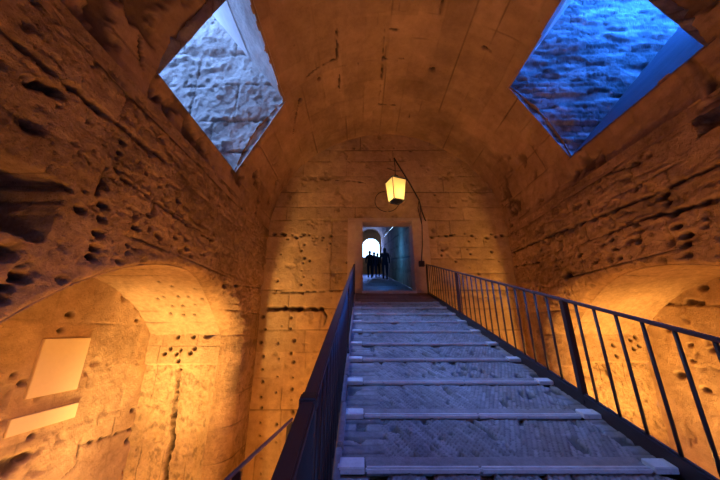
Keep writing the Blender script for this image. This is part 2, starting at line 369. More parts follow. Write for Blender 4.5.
# ------------------------------------------------------------------ niches (part of each side wall): back face, jambs, arch soffit
spring = NZ + math.sqrt(NR * NR - (NJ1 - NY) ** 2)
def niche(name, X, sgn, seed):
    B = Field(NJ0 - .1, NJ1 + .1, ZF, NZ + NR + .1, .032)
    B.rough(.07, .8, seed).rough(.02, 5, seed + 2, 4).courses([-3.7, -2.6, -1.7, -.75, .15], .014, .02, seed, .56, (1.1, 2.2), .08)
    B.pits(.7, seed + 1, 4, .66, .05)
    if sgn < 0:
        for px, py, r in [(70,315,.07),(62,330,.05),(127,295,.06),(137,307,.05),(138,320,.05),(23,383,.06),(15,375,.05),(145,405,.06),(133,410,.07),(125,470,.07),(128,440,.08),(10,465,.16),(26,457,.10),(32,436,.06)]:
            p = onx(px, py, X + sgn * ND); B.hole(p.y, p.z, r, .08, 1.2, .8)
        cx_(B, X + sgn * ND, [(150,422),(110,436),(78,446)], w=.02, d=.04)
        cx_(B, X + sgn * ND, [(83,432),(76,465),(60,480)], w=.018, d=.035)
    else:
        for px, py, r in [(690,302,.09),(702,288,.09),(667,330,.07),(700,303,.07),(712,350,.07),(690,345,.05),(680,375,.09),(706,390,.08)]:
            p = onx(px, py, X + sgn * ND); B.hole(p.y, p.z, r, .08, 1.2, .8)
        cx_(B, X + sgn * ND, [(665,304),(720,306)], w=.02, d=.04)
        cx_(B, X + sgn * ND, [(690,360),(718,370)], w=.02, d=.04)
    back = field_mesh(B, lambda u, v, d: (X + sgn * (ND + d), u, v), flip=sgn > 0)
    faces, ms = [back], [M['niche']]
    for jy, s2 in ((NJ1, 1), (NJ0, -1)):                       # jamb faces; u = depth into the niche
        J = Field(float(fil(np.array(jy))) - .03, ND + .15, ZF, spring + .15, .03 if s2 < 0 else .018)
        J.rough(.05, 1.3, seed + 20).rough(.018, 7, seed + 23, 4)
        J.courses([-.36], .012, .02, seed + 4, .42, (.5, .9), .07)
        if s2 > 0 and sgn < 0:
            for px, py in [(172,307),(183,307),(195,306),(170,315),(183,316),(194,316),(179,326),(191,327),(163,298),(178,298),(188,298),(202,300),
                           (178,337),(193,337),(164,354),(170,349),(176,354),(180,350),(190,353),(194,349),(178,361),(150,322),(157,300)]:
                p = ony(px, py, jy); J.hole(abs(p.x - X), p.z, .055, .07, 1, 1)
            g = [ony(a, b, jy) for a, b in [(206,336),(214,331),(222,325),(235,322)]]
            J.crack([(abs(q.x - X), q.z) for q in g], w=.07, d=.08, dirt=.6)
        if s2 > 0 and sgn > 0:
            for px, py in [(614,345),(618,356),(631,340),(636,337),(635,349),(640,346),(616,321),(632,320),(598,315),(604,301),(660,345)]:
                p = ony(px, py, jy); J.hole(abs(p.x - X), p.z, .055, .07, 1, 1)
        # below z = -.62 the smooth facing is gone and the rough core shows, with a long vertical crack
        zl = -.80 if sgn < 0 else -.75
        low = sm(zl + .015, zl - .015, J.V + .02 * (vnoise(J.U * 5, J.V * 2, 5) - .5)) * sm(.28, .36, J.U)
        if s2 > 0:
            J.D += low * (.03 + .10 * fbm(J.U * 7, J.V * 5, 5, seed + 30, .7)); J.G = np.maximum(J.G, low * .45 * sm(.55, .75, fbm(J.U * 11, J.V * 8, 4, seed + 33)))
            cr = [(abs(ony(a, b, jy).x - X), ony(a, b, jy).z) for a, b in [(177,371),(174,392),(172,413),(170,424),(171,440),(166,458),(163,480)]] if sgn < 0 else [(1.2, -.8), (1.3, -1.4)]
            J.crack(cr, w=.05 if sgn < 0 else .02, d=.14)
            if sgn < 0: J.hole(1.40, -1.95, .09, .12)
        w0 = 0 * J.U                                    # worn, rounded arris where the jamb meets the wall
        J.D *= sm(J.U.min() + .02, J.U.min() + .2, J.U)
        faces.append(field_mesh(J, (lambda u, v, d, jy=jy, s2=s2: (X + sgn * u, jy + s2 * d, v)), flip=(sgn * s2 > 0)))
        ms.append(M['jambrough'])
    a1 = math.atan2(spring - NZ, NJ1 - NY)
    S = Field(a1, math.pi - a1, 0, ND + .15, .013)                    # soffit: angle along, depth up
    S.rough(.05, 2.5, seed + 40)
    S.D += .02 * (fbm(S.U * 60, S.V * 18, 3, seed + 45) - .3)
    S.D += .02 * fbm(S.U * 18, S.V * 6, 3, seed + 41)
    for k_ in range(1, 20):
        q_ = np.clip(1 - np.abs(S.U - k_ * .115 - a1 + .01 * (vnoise(S.V * 2, S.U, 4) - .5)) / .006, 0, 1) * sm(.4, .6, fbm(S.V * 1.5, S.U * 9, 3, seed + 44)); S.D += .02 * q_; S.G = np.maximum(S.G, .6 * q_)
    if sgn < 0:
        for px, py in [(172,307),(183,307),(195,306),(170,315),(183,316),(194,316),(163,298),(178,298),(188,298),(202,300),(158,283),(195,290),(172,288),(157,300)]:
            rr_ = ray(px, py); A_ = rr_.y ** 2 + rr_.z ** 2; B_ = -2 * (rr_.y * NY + rr_.z * NZ); t_ = (-B_ + math.sqrt(B_ * B_ - 4 * A_ * (NY ** 2 + NZ ** 2 - NR ** 2))) / 2 / A_; P_ = rr_ * t_
            q_ = 1 - sm(.5, 1.1, np.hypot((S.U - math.atan2(P_.z - NZ, P_.y - NY)) * NR, S.V - abs(P_.x - X)) / .05); S.D += .06 * q_; S.G = np.maximum(S.G, .9 * q_)
    S.D *= sm(0, .15, S.V); S.V = np.maximum(S.V, fil(NY + np.cos(S.U) * NR) - .03)
    faces.append(field_mesh(S, lambda u, v, d: (X + sgn * v, NY + np.cos(u) * (NR + d), NZ + np.sin(u) * (NR + d)), flip=sgn < 0))
    ms.append(M['jambrough'])
    return struct(join(name, faces, ms))
niche('wall_left_niche', XL, -1, 50)
niche('wall_right_niche', XR, 1, 80)

# ------------------------------------------------------------------ VAULT with two splayed openings
W1 = dict(y0=3.24, y1=5.97, s=-1, zl=3.72, zh=5.80)      # left opening
W2 = dict(y0=2.93, y1=5.58, s=1, zl=3.86, zh=5.90)       # right opening
def ang(z, s):
    a = math.asin((z - ZS) / RV); return a if s > 0 else math.pi - a
FV = Field(-.1, math.pi * RV + .1, YN - .2, YF + .3, .032)
FV.rough(.10, .5, 90, 4).rough(.035, 2.2, 94, 5).rough(.01, 9, 97, 3)
FV.courses([k * .62 - 1 for k in range(17)], .010, .018, 91, .64, (.6, 1.3), .09)
aa = FV.U / RV                          # courses of a barrel vault run along y: second set
G2 = Field(YN - .2, YF + .3, -.1, math.pi * RV + .1, .032)
G2.courses([.62 * k + .3 for k in range(20)], .014, .026, 95, .50, (.9, 1.8), .10, vert=False)
from_g = lambda A: A.T[:FV.nu, :FV.nv] if A.T.shape == FV.U.shape else np.zeros_like(FV.U)
FV.D += from_g(G2.D); FV.T += from_g(G2.T); FV.G = np.maximum(FV.G, from_g(G2.G))
FV.G = np.maximum(FV.G, .28 * sm(.52, .75, fbm(FV.U * .6, FV.V * .9, 5, 98)))
side = np.minimum(FV.U, math.pi * RV - FV.U)
FV.D += sm(3.2, .8, side) * .10 * (fbm(FV.U * 2.6, FV.V * 2.6, 5, 99) - .3)      # rougher, eroded haunches
kk = sm(.6, .72, fbm(FV.U * 3, FV.V * 3, 4, 101)) * sm(3.0, 1.0, side)
FV.D += kk * .07; FV.G = np.maximum(FV.G, .7 * kk)
def vaultpt(px, py):
    r = ray(px, py); a = r.x ** 2 + r.z ** 2; b = -2 * (r.x * XC + r.z * ZS); c = XC ** 2 + ZS ** 2 - RV ** 2
    t = (-b + math.sqrt(b * b - 4 * a * c)) / 2 / a; p = r * t
    return math.atan2(p.z - ZS, p.x - XC) * RV, p.y
def vc(px, **k): FV.crack([vaultpt(*q) for q in px], **k)
vc([(338,28),(338,60)], w=.022, d=.05); vc([(338,60),(320,68),(303,82)], w=.015, d=.035)
vc([(385,30),(382,75),(379,105),(395,106)], w=.016, d=.04); vc([(385,30),(405,31)], w=.014, d=.03)
vc([(443,0),(440,14)], w=.035, d=.09); vc([(410,115),(409,118)], w=.02, d=.05); vc([(340,76),(340,92)], w=.015, d=.03)
vc([(383,60),(404,59)], w=.012, d=.03); vc([(300,100),(293,140)], w=.015, d=.03)
vc([(104,0),(86,22)], w=.015, d=.04); vc([(128,0),(146,40),(146,70)], w=.015, d=.04)
vc([(128,116),(150,104),(165,98)], w=.05, d=.08); vc([(485,48),(490,52)], w=.03, d=.06)
for px, py, r in [(75,23,.17),(432,70,.08),(101,105,.12),(168,145,.17),(172,133,.10),(125,155,.1),(483,48,.05),(301,101,.06),(320,80,.05),(170,152,.1)]:
    u, v = vaultpt(px, py); FV.hole(u, v, r, .10)
u0, v0 = vaultpt(697, 110); FV.slab((u0 - .6, u0 + .05, v0 - .9, v0), .3)
eg = sm(-.1, .3, FV.U) * sm(-.1, .3, math.pi * RV - FV.U)
FV.D *= .15 + .85 * eg
nearo = np.zeros_like(FV.U)
for w in (W1, W2):                       # relief dies out at the rims of the openings
    a_ = FV.U / RV; z_ = ZS + np.sin(a_) * RV
    dd = np.maximum(np.maximum(w['zl'] - z_, z_ - w['zh']), np.maximum(w['y0'] - FV.V, FV.V - w['y1']))
    nearo = np.maximum(nearo, (np.cos(a_) * w['s'] > 0) * sm(.25, .0, dd))
FV.D *= 1 - .85 * nearo; FV.D += .02 * nearo
def ragged(u, v, k): return .09 * np.abs(fbm(u * 3 + k, v * 3, 5, 120) - .5) * 2 * sm(.3, .6, fbm(u * .8, v * .8, 2, 125))
def vcut(u, v):
    a = u / RV; z = ZS + np.sin(a) * RV; r = ragged(u, v, 0)
    m = np.zeros(len(u), bool)
    for w in (W1, W2):
        m |= (np.cos(a) * w['s'] > 0) & (z - r * (w['s'] > 0) > w['zl']) & (z + r < w['zh']) & (v - r > w['y0']) & (v + r < w['y1'])
    return m
def vP(u, v, d):
    a = u / RV; return XC + np.cos(a) * (RV + d), v, ZS + np.sin(a) * (RV + d)
ceil = struct(join('ceiling', [field_mesh(FV, vP, vcut, None, flip=True)], [M['vault']]))

# ------------------------------------------------------------------ splayed light shafts behind the openings
def shaft(name, w, seed, tones):
    s = w['s']; y0, y1 = w['y0'], w['y1']; ZL, ZH = w['zl'] - .05, w['zh'] + .04
    xl = XC + s * RV * math.cos(math.asin((ZL - ZS) / RV)); xh = XC + s * RV * math.cos(math.asin((ZH - ZS) / RV))
    kx, kz1, kz2 = 4.9, 4.9 * math.tan(R(46.6)), 5.7 * math.tan(R(53.2))
    A0 = np.array((xl, ZL)); A1 = np.array((xl + s * kx, ZL + kz1)); B0 = np.array((xh, ZH)); B1 = np.array((xh + s * 5.7, ZH + kz2))
    faces, ms = [], []
    # far and near faces: u = position along the shaft 0..1, v = from sill to ceiling 0..1 (metres approx x7, x2.3)
    for yy, d2 in ((y1, 1), (y0, -1)):
        F = Field(0, 7.0, 0, 2.4, .035)
        wx = ((1 - F.V / 2.4) * (A0[0] + (A1[0] - A0[0]) * F.U / 7) + F.V / 2.4 * (B0[0] + (B1[0] - B0[0]) * F.U / 7))
        wz = ((1 - F.V / 2.4) * (A0[1] + (A1[1] - A0[1]) * F.U / 7) + F.V / 2.4 * (B0[1] + (B1[1] - B0[1]) * F.U / 7))
        H = Field(0, 1, 0, 1, 1); H.nu, H.nv = F.nu, F.nv; H.U = np.abs(wx) ; H.V = wz
        H.D = np.zeros_like(wx); H.T = np.zeros_like(wx); H.G = np.zeros_like(wx)
        H.rough(.16, 1.0, seed, 4).rough(.07 if s < 0 else .03, 5, seed + 3, 6).rough(.06 if s < 0 else .03, 16, seed + 4, 4)
        if s < 0:
            H.courses([4.3, 5.25, 6.45, 7.6, 9.0], .03, .08, seed + 5, .42, (1.2, 2.4), .10); H.D += .06 * sm(.5, .62, fbm(H.U * 1.1 + 3, H.V * 1.6, 6, seed + 12))
            H.pits(.6, seed + 2, 6, .66, .08)
        else:
            H.courses([3.6 + .17 * k for k in range(45)], .02, .04, seed + 5, .45, (.25, .6), tones)
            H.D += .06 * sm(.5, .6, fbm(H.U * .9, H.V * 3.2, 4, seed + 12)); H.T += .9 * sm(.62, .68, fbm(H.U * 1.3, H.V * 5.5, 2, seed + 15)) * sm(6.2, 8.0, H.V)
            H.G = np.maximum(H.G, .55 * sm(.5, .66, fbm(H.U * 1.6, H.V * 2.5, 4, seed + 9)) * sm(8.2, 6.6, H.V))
        F.D, F.T, F.G = H.D * sm(-.05, .2, F.U) * .9, H.T, H.G
        WX, WZ = wx.ravel(), wz.ravel()
        def P(u, v, d, yy=yy, d2=d2):
            a = u / 7; b = v / 2.4
            x = (1 - b) * (A0[0] + (A1[0] - A0[0]) * a) + b * (B0[0] + (B1[0] - B0[0]) * a)
            z = (1 - b) * (A0[1] + (A1[1] - A0[1]) * a) + b * (B0[1] + (B1[1] - B0[1]) * a)
            return x, np.full_like(x, yy) + d2 * (d + .0), z
        faces.append(field_mesh(F, P, flip=(s * d2 < 0))); ms.append(M['shaftrough'])
    for (Q0, Q1, up) in ((A0, A1, -1), (B0, B1, 1)):           # sloping sill and sloping ceiling
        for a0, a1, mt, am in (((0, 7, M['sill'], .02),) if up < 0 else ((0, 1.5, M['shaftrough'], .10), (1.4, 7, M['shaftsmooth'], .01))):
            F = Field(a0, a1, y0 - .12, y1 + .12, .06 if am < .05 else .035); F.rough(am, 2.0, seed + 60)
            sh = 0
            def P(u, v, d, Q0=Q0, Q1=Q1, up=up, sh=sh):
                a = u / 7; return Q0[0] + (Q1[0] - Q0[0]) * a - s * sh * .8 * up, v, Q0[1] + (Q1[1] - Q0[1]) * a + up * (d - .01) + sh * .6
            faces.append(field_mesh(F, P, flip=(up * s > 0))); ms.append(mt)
    o = struct(join(name, faces, ms))
    return (A1 + B1) / 2, (A0 + B0) / 2, np.linalg.norm(B1 - A1)
mouth1 = shaft('window_1', W1, 140, .15)
mouth2 = shaft('window_2', W2, 170, .40)

# ------------------------------------------------------------------ END WALL with doorway
DX0, DX1, DZ0, DZ1 = .09, 1.76, 1.2, 3.54
FE = Field(XL - .15, XR + .15, ZF, ZS + RV + .15, .03)
FE.rough(.06, .7, 200, 4).rough(.025, 3, 203, 4)
EV = [ony(300, y, YF).z for y in (150, 161, 176, 192, 207, 220, 236, 247, 259, 273, 290, 309, 330, 352, 378, 410, 440)]
FE.courses(EV, .02, .03, 205, .47, (1.2, 2.6), .12)
FE.pits(.7, 207, 4, .66, .05)
def eh(px, py, r=.075, d=.09, sx=1., sy=1.):
    p = ony(px, py, YF); FE.hole(p.x + random.uniform(-.07, .07), p.z + random.uniform(-.05, .05), r * random.uniform(.35, .85), d, sx, sy)
for x in (274, 281, 287, 292, 296, 301, 305, 311, 316, 322, 329): eh(x, 235.5 + 1.2 * math.sin(x), .10, .09, 1, .7)
for x in (286, 298, 311, 323): eh(x, 239, .06)
for x in (434, 441, 447, 452, 457, 464, 471, 478, 485, 490, 497, 504): eh(x, 235.5 + 1.2 * math.sin(x * 2), .10, .09, 1, .7)
for y in (243, 250, 257, 262, 269, 278, 286, 292): eh(303, y, .07)
for y in (243, 250): eh(329, y, .07)
for x, y in [(281,255),(276,282),(275,289),(262,270),(310,262),(345,262),(468,241),(468,248),(469,255),(470,267),(443,256),(443,251),(491,252),(500,262),(456,262),(480,275),(410,150),(395,148),(353,148),(436,195)]: eh(x, y, .06)
for y in range(318, 480, 13): eh(262 + random.uniform(-2, 2), y, .07)
for y in range(316, 480, 12): eh(291 + random.uniform(-1.5, 1.5), y, .08)
for y in range(325, 480, 17): eh(278 + random.uniform(-3, 3), y, .05)
def ec(px, **k): FE.crack([(ony(a, b, YF).x, ony(a, b, YF).z) for a, b in px], **k)
ec([(268,309),(285,308),(300,309),(322,309)], w=.06, d=.16)
ec([(322,309),(327,316),(324,325)], w=.03, d=.07)
ec([(272,293),(300,292),(332,291)], w=.02, d=.04)
ec([(336,180),(355,181),(366,183)], w=.018, d=.03)
a = ony(332, 220, YF); b = ony(348, 291, YF); FE.slab((a.x, b.x, b.z, a.z), .05, -.10)      # sunken panel left of the door
a = ony(436, 220, YF); b = ony(443, 292, YF); FE.slab((a.x, b.x, b.z, a.z), .04, -.08)
a = ony(297, 311, YF); b = ony(320, 331, YF); FE.slab((a.x, b.x, b.z, a.z), -.04, .15)
ex = sm(0, .3, FE.V - ZF)
def ecut(u, v): return (u > DX0) & (u < DX1) & (v > DZ0 - .3) & (v < DZ1)
def esnap(u, v):
    u2 = u.copy(); v2 = v.copy()
    top = (v > DZ1 - .04); u2 = np.where(~top, np.where(u > .9, DX1, DX0), u); v2 = np.where(top, DZ1, v)
    return u2, v2
we = struct(join('wall_far', [field_mesh(FE, lambda u, v, d: (u, YF + d, v), ecut, esnap, flip=True)], [M['end']]))

# ------------------------------------------------------------------ near wall and floor
FN = Field(XL - .1, XR + .1, ZF, ZS + RV + .1, .12); FN.rough(.1, .8, 230).courses([-3, -2, -1, 0, 1, 2, 3, 4, 5, 6], .05, .04, 231)
def ncut(u, v): return (u > -.15) & (u < 2.1) & (v > rampz(YN) - .3) & (v < .75)  # unseen opening added behind the camera to let blue sky light in
struct(join('wall_near', [field_mesh(FN, lambda u, v, d: (u, YN - d, v), ncut)], [M['wall']]))
FG = Field(XL - ND - .2, XR + ND + .2, YN - .2, YF + .2, .1); FG.rough(.06, 1.0, 240).courses([0, 1, 2, 3, 4, 5, 6, 7, 8], .03, .02, 241)
struct(join('floor', [field_mesh(FG, lambda u, v, d: (u, v, ZF - d))], [M['ground']]))

# ------------------------------------------------------------------ stone surround of the doorway
dr = thing('door_surround', 'pale plain stone surround framing the doorway at the top of the ramp', 'door frame', (.92, YF, 1.2))
def rel(o, root): o.location = -Vector(root.location); return o
def bxo(name, a, b, m, root, bev=.012, skew=0.):
    o = obj(name, bx(bmn(), a, b, bev, skew), m, root); return rel(o, root)
bxo('jamb', (-.41, YF - .05, 1.02), (DX0, YF + .55, DZ1 + .02), M['surround'], dr)
bxo('jamb', (DX1, YF - .05, 1.02), (2.30, YF + .55, DZ1 + .02), M['surround'], dr)
bxo('lintel', (-.41, YF - .045, DZ1 + .02), (2.30, YF + .55, DZ1 + .13), M['surround'], dr)
bxo('sill', (DX0 - .02, YF - .10, 1.02), (DX1 + .02, YF + .55, 1.20), M['nosing'], dr)

# ------------------------------------------------------------------ corridor behind the doorway, climbing to daylight
CX0, CX1, CYE, CS = -.02, 1.88, 24.0, .235
def cz(y): return 1.16 + CS * (y - YF)
CH = 3.1                                            # springing height of the corridor vault
Y0 = YF + .5
for nm, X, sg, sd in (('wall_corridor_left', CX0, -1, 260), ('wall_corridor_right', CX1, 1, 270)):
    F = Field(Y0, CYE + 1.2, 0, CH, .07); F.rough(.10, .9, sd).courses([.6, 1.2, 1.8, 2.4], .04, .05, sd + 1, .35)
    struct(join(nm, [field_mesh(F, lambda u, v, d, X=X, sg=sg: (X + sg * d, u, cz(u) + v), flip=sg > 0)], [M['end']]))
CR = (CX1 - CX0) / 2; CXM = (CX0 + CX1) / 2
F = Field(Y0, CYE + 1.2, 0, math.pi, .07); F.rough(.05, .9, 280)
struct(join('ceiling_corridor', [field_mesh(F, lambda u, v, d: (CXM + np.cos(v) * (CR + d), u, cz(u) + CH + np.sin(v) * (CR + d)))], [M['end']]))
F = Field(CX0 - .1, CX1 + .1, Y0 - .5, CYE + 2.5, .05); F.rough(.03, 2, 285).courses([Y0 + .6 * k for k in range(28)], .04, .03, 286, .1)
struct(join('floor_corridor', [field_mesh(F, lambda u, v, d: (u, v, cz(v) - d))], [M['wet']]))
# end of the corridor: wall with an arched daylight opening
F = Field(CX0 - .3, CX1 + .3, cz(CYE) - .3, cz(CYE) + 4.6, .05); F.rough(.03, 2, 288)
ox, orad, oz = .98, .74, cz(CYE) + 2.45
def ccut(u, v): return (np.abs(u - ox) < orad) & (v > cz(CYE) + 1.5) & ((v < oz) | (np.hypot(u - ox, v - oz) < orad))
struct(join('wall_corridor_end', [field_mesh(F, lambda u, v, d: (u, CYE + d, v), ccut, None, flip=True)], [M['end']]))

# ------------------------------------------------------------------ STEPPED RAMP
RX0, RX1 = -.13, 2.085
ramp = thing('stepped_ramp', 'long brick ramp with pale stone nosings climbing to the doorway', 'ramp', (1, 4, ZF))
edges = [-.14, .44, 1.02, 1.60, 2.19, 2.75, 3.32, 3.9, 4.46, 5.06, 5.66, 6.26, 6.86, 7.46]     # y of each nosing
RISE = .035
YS = YN
bm = bmn()                                          # solid masonry body under the treads
pts = [(YS, ZF), (YS, rampz(YS) - .14), (YF - .02, rampz(YF) - .14), (YF - .02, ZF)]
va = [bm.verts.new((RX0 - .10, y, z)) for y, z in pts]; vb = [bm.verts.new((RX1, y, z)) for y, z in pts]
bm.faces.new(va); bm.faces.new(vb[::-1])
for i in range(4): bm.faces.new((va[i], vb[i], vb[(i + 1) % 4], va[(i + 1) % 4]))
rel(obj('body', bm, M['end'], ramp), ramp)
def tread(y0, y1, z0, z1, mt, res, seed):
    F = Field(RX0, RX1, y0, y1, res)
    F.rough(.022, 1.2, seed, 3).rough(.010, 12, seed + 1, 3)
    tri = np.abs(F.U - 1.12 + .02 * (vnoise(F.U * 4, F.V * 4, seed) - .5))
    s = (F.V - y0) * .46 - tri * .89 + 5                # on-edge bricks laid in one wide chevron
    k = np.floor(s / .036); fs = s / .036 - k
    cut = (tri * .46 + F.V * .89 + (k % 2) * .09 + .05 * np.sin(k * 12.9)) / .19; kc = np.floor(cut); fc = cut - kc
    r = np.random.default_rng(seed).random((400, 400))
    tone = r[(k.astype(int)) % 400, (kc.astype(int)) % 400]
    border = (F.U < RX0 + .30) | (F.U > RX1 - .14)
    kb = np.floor((F.V + .02 * vnoise(F.U * 5, F.V * 5, 3)) / .085); fb = (F.V + .02 * vnoise(F.U * 5, F.V * 5, 3)) / .085 - kb
    j = np.clip(1 - np.minimum(fs, 1 - fs) / .16, 0, 1); j = np.maximum(j, np.clip(1 - np.minimum(fc, 1 - fc) / .05, 0, 1))
    jb = np.clip(1 - np.minimum(fb, 1 - fb) / .14, 0, 1)
    j = np.where(border, jb, j); tone = np.where(border, r[kb.astype(int) % 400, 7], tone)
    gone = sm(.66, .74, vnoise(F.U * 11, F.V * 11, seed + 6)) * (tone > .55)
    F.D += .009 * j + .010 * (tone - .5) + .022 * gone
    F.T += .45 * (tone - .5); F.G = np.maximum(.65 * j, .7 * gone)
    def P(u, v, d): return u, v, z0 + (z1 - z0) * (v - y0) / (y1 - y0) - d
    return rel(join('tread', [field_mesh(F, P)], [mt], ramp), ramp)
ys = [YS] + edges
for i, y in enumerate(edges):
    zt = rampz(y)                                   # top of nosing
    nd = .115
    bm = bmn(); rr = random.Random(i)
    bx(bm, (RX0 - .02, y, zt - RISE), (RX0 + .16, y + nd - .01, zt + .003), .004, .21)           # pale end block
    xs = [RX0 + .165, .95 + rr.uniform(-.3, .3), RX1 - .17]
    for a, b in zip(xs[:-1], xs[1:]): bx(bm, (a, y + .004, zt - RISE), (b - .003, y + nd * .34, zt), .010, .1)
    bx(bm, (RX1 - .165, y, zt - RISE), (RX1 - .012, y + nd - .02, zt + .003), .004, .21)
    rel(obj('nosing', bm, M['nosing'], ramp), ramp)
    bm = bmn(); bx(bm, (RX0 + .165, y + nd * .34, zt - .06), (RX1 - .17, y + nd + .03, zt - .010), .004, .21)   # smooth grey strip behind the nosing
    rel(obj('back_strip', bm, M['strip'] if 'strip' in M else M['brick'], ramp), ramp)
    y1 = edges[i + 1] if i + 1 < len(edges) else None
    if y1:
        tread(y + nd - .01, y1 + .012, zt + .0, rampz(y1) - RISE + .004, M['brick'], .013 if y < 4 else .022, 300 + i)
tread(YS, edges[0] + .01, rampz(YS), rampz(edges[0]) - RISE, M['brick'], .03, 299)
F = Field(RX0, RX1, edges[-1] + .1, YF - .02, .03); F.rough(.02, 3, 320).courses([8.0, 8.45], .02, .02, 321, .2, (.5, .9), .15)
rel(join('landing', [field_mesh(F, lambda u, v, d: (u, v, rampz(edges[-1]) + (rampz(YF) - rampz(edges[-1])) * (v - edges[-1]) / (YF - edges[-1]) - d))], [M['landing']], ramp), ramp)
for xa, xb in ((RX0 - .045, RX0 - .0),):   # low kerbs that carry the railings
    bm = bmn(); y = YS
    while y < YF - .05:
        y2 = min(y + random.uniform(.35, .6), YF); dx = random.uniform(-.008, .008)
        bx(bm, (xa + dx, y, rampz(y) - .16), (xb + dx, y2 - .006, rampz(y) + .005 + random.uniform(-.006, .012)), .008, SL); y = y2
    rel(obj('kerb', bm, M['brick'] if xa < 0 else M['landing'], ramp), ramp)

# ------------------------------------------------------------------ RAILINGS on the ramp
def railing(name, label, x, posts, y0, y1, hr, bal0, step, flat, h=.93, base=0.):
    t = thing(name, label, 'railing', (x, 4, rampz(4)))
    z = lambda y: rampz(y) + base
    bm = bmn(); bx(bm, (x - flat, y0, z(y0) + h - .012), (x + flat, y1, z(y0) + h + .016), .006, SL)
    rel(obj('handrail', bm, M['rail'], t), t)
    if x > 1:
        bm = bmn(); bx(bm, (x - .025, y0, z(y0) - .14), (x - .008, y1, z(y0) + .066), .002, SL); rel(obj('edge_plate', bm, M['iron'], t), t)
    bm = bmn(); bx(bm, (x - .012, y0, z(y0) + .055), (x + .012, y1, z(y0) + .078), .003, SL)
    rel(obj('bottom_rail', bm, M['iron'], t), t)
    for p in posts:
        bm = bmn(); bx(bm, (x - .027, p - .027, z(p) - .02), (x + .027, p + .027, z(p) + h - .006), .003)
        bx(bm, (x - .035, p - .035, z(p) - .012), (x + .035, p + .035, z(p) + .018), .004, SL)
        o = rel(obj('post', bm, M['iron'], t), t)
    y = bal0
    while y < y1 - .05:
        if all(abs(y - p) > .06 for p in posts):
            bm = bmn(); tube(bm, [(x, y, z(y) + .06), (x, y, z(y) + h - .005)], .0125, 8)
            rel(obj('baluster', bm, M['iron'], t, True), t)
        y += step
    return t
railing('iron_railing', 'dark iron railing with widely spaced bars along the right edge of the ramp', 2.10, [.0, 2.95, 6.05, 8.66], -.9, 8.70, .02, -.72, .2067, .02)
lr = railing('iron_railing', 'dark iron railing seen end-on, running up the left edge of the ramp', -.18, [1.10, 4.1, 6.9, 8.66], -.9, 8.70, .02, -.55, .16, .026)
bm = bmn(); bx(bm, (-.211, 1.085, rampz(1.085) + .91), (-.149, 1.135, rampz(1.085) + .955), .006, SL)     # joint collar at the post
rel(obj('joint_collar', bm, M['iron'], lr), lr)

# lower railing on the side landing
lp = thing('stone_landing', 'low stone side landing below the left railing of the ramp', 'landing', (-.65, 2, -2))
bm = bmn(); bx(bm, (-1.05, .9, ZF), (-.235, 3.85, -1.98), .02); rel(obj('masonry_body', bm, M['end'], lp), lp)
t = thing('lower_railing', 'thin lower iron handrail with a flat post beside the ramp at bottom left', 'railing', (-.9, 2.6, -1.98))
bm = bmn(); tube(bm, [(-1.02, 1.2, -1.0), (-.94, 2.43, -1.0), (-.81, 3.83, -1.0)], .017, 10); rel(obj('handrail', bm, M['rail'], t, True), t)
for yy, xx in ((2.55, -.925), (3.78, -.82)):
    bm = bmn(); bx(bm, (xx - .035, yy - .01, -1.99), (xx + .03, yy + .012, -1.01), .003); rel(obj('post', bm, M['iron'], t), t)

# ------------------------------------------------------------------ pale slabs on the left niche's back face
for pts, lab in (([(40, 340), (88, 337), (77, 388), (25, 400)], 'upper large square pale stone slab on the left niche wall'),
                 ([(8, 420), (77, 402), (74, 414), (0, 443)], 'narrow horizontal pale stone slab below the large square one')):
    X = XL - ND
    P = [onx(a, b, X) for a, b in pts]
    y0 = (P[0].y + P[3].y) / 2; y1 = (P[1].y + P[2].y) / 2; z1 = (P[0].z + P[1].z) / 2; z0 = (P[2].z + P[3].z) / 2
    bm = bmn(); bx(bm, (X - .08, y0, z0), (X + .045, y1, z1), .008)
    tag(obj('wall_slab', bm, M['slab']), lab, 'slab')

# ------------------------------------------------------------------ LANTERN, bracket, cable
LY = 7.6
lc = ony(396, 191, LY); ltop = ony(396, 181.5, LY); lbot = ony(396, 201.5, LY)
lan = thing('hanging_lantern', 'lit tapered glass lantern hanging in front of the end wall', 'lantern', lc)
s = 9.3 * LY / 8.9 / 280
wt, wb = 10.6 * s, 7.8 * s
zt_, zb_ = ltop.z - lc.z, lbot.z - lc.z
rot = R(22)
def lq(x, y, z): return Vector((x * math.cos(rot) - y * math.sin(rot), x * math.sin(rot) + y * math.cos(rot), z))
ct = [lq(a * wt * .78, b * wt * .78, zt_) for a, b in ((-1, -1), (1, -1), (1, 1), (-1, 1))]
cb = [lq(a * wb * .78, b * wb * .78, zb_) for a, b in ((-1, -1), (1, -1), (1, 1), (-1, 1))]
for i in range(4):
    j = (i + 1) % 4
    bm = bmn(); n = ((ct[j] - ct[i]).cross(cb[i] - ct[i])).normalized() * .006
    f = [bm.verts.new(p + q) for q in (n * 0, n) for p in (ct[i], ct[j], cb[j], cb[i])]
    for q in ((0, 1, 2, 3), (7, 6, 5, 4), (0, 4, 5, 1), (1, 5, 6, 2), (2, 6, 7, 3), (3, 7, 4, 0)): bm.faces.new([f[k] for k in q])
    obj('glass_pane', bm, M['pane'], lan)
bm = bmn()
for i in range(4):
    j = (i + 1) % 4
    tube(bm, [ct[i], cb[i]], .011, 6); tube(bm, [ct[i], ct[j]], .013, 6); tube(bm, [cb[i], cb[j]], .014, 6)
obj('frame', bm, M['lampmetal'], lan)
bm = bmn()
apex = Vector((0, 0, zt_ + .17)); mid = .42
a = [bm.verts.new(p * 1.06 + Vector((0, 0, .004))) for p in ct]; b = [bm.verts.new(Vector((p.x * mid, p.y * mid, zt_ + .13))) for p in ct]
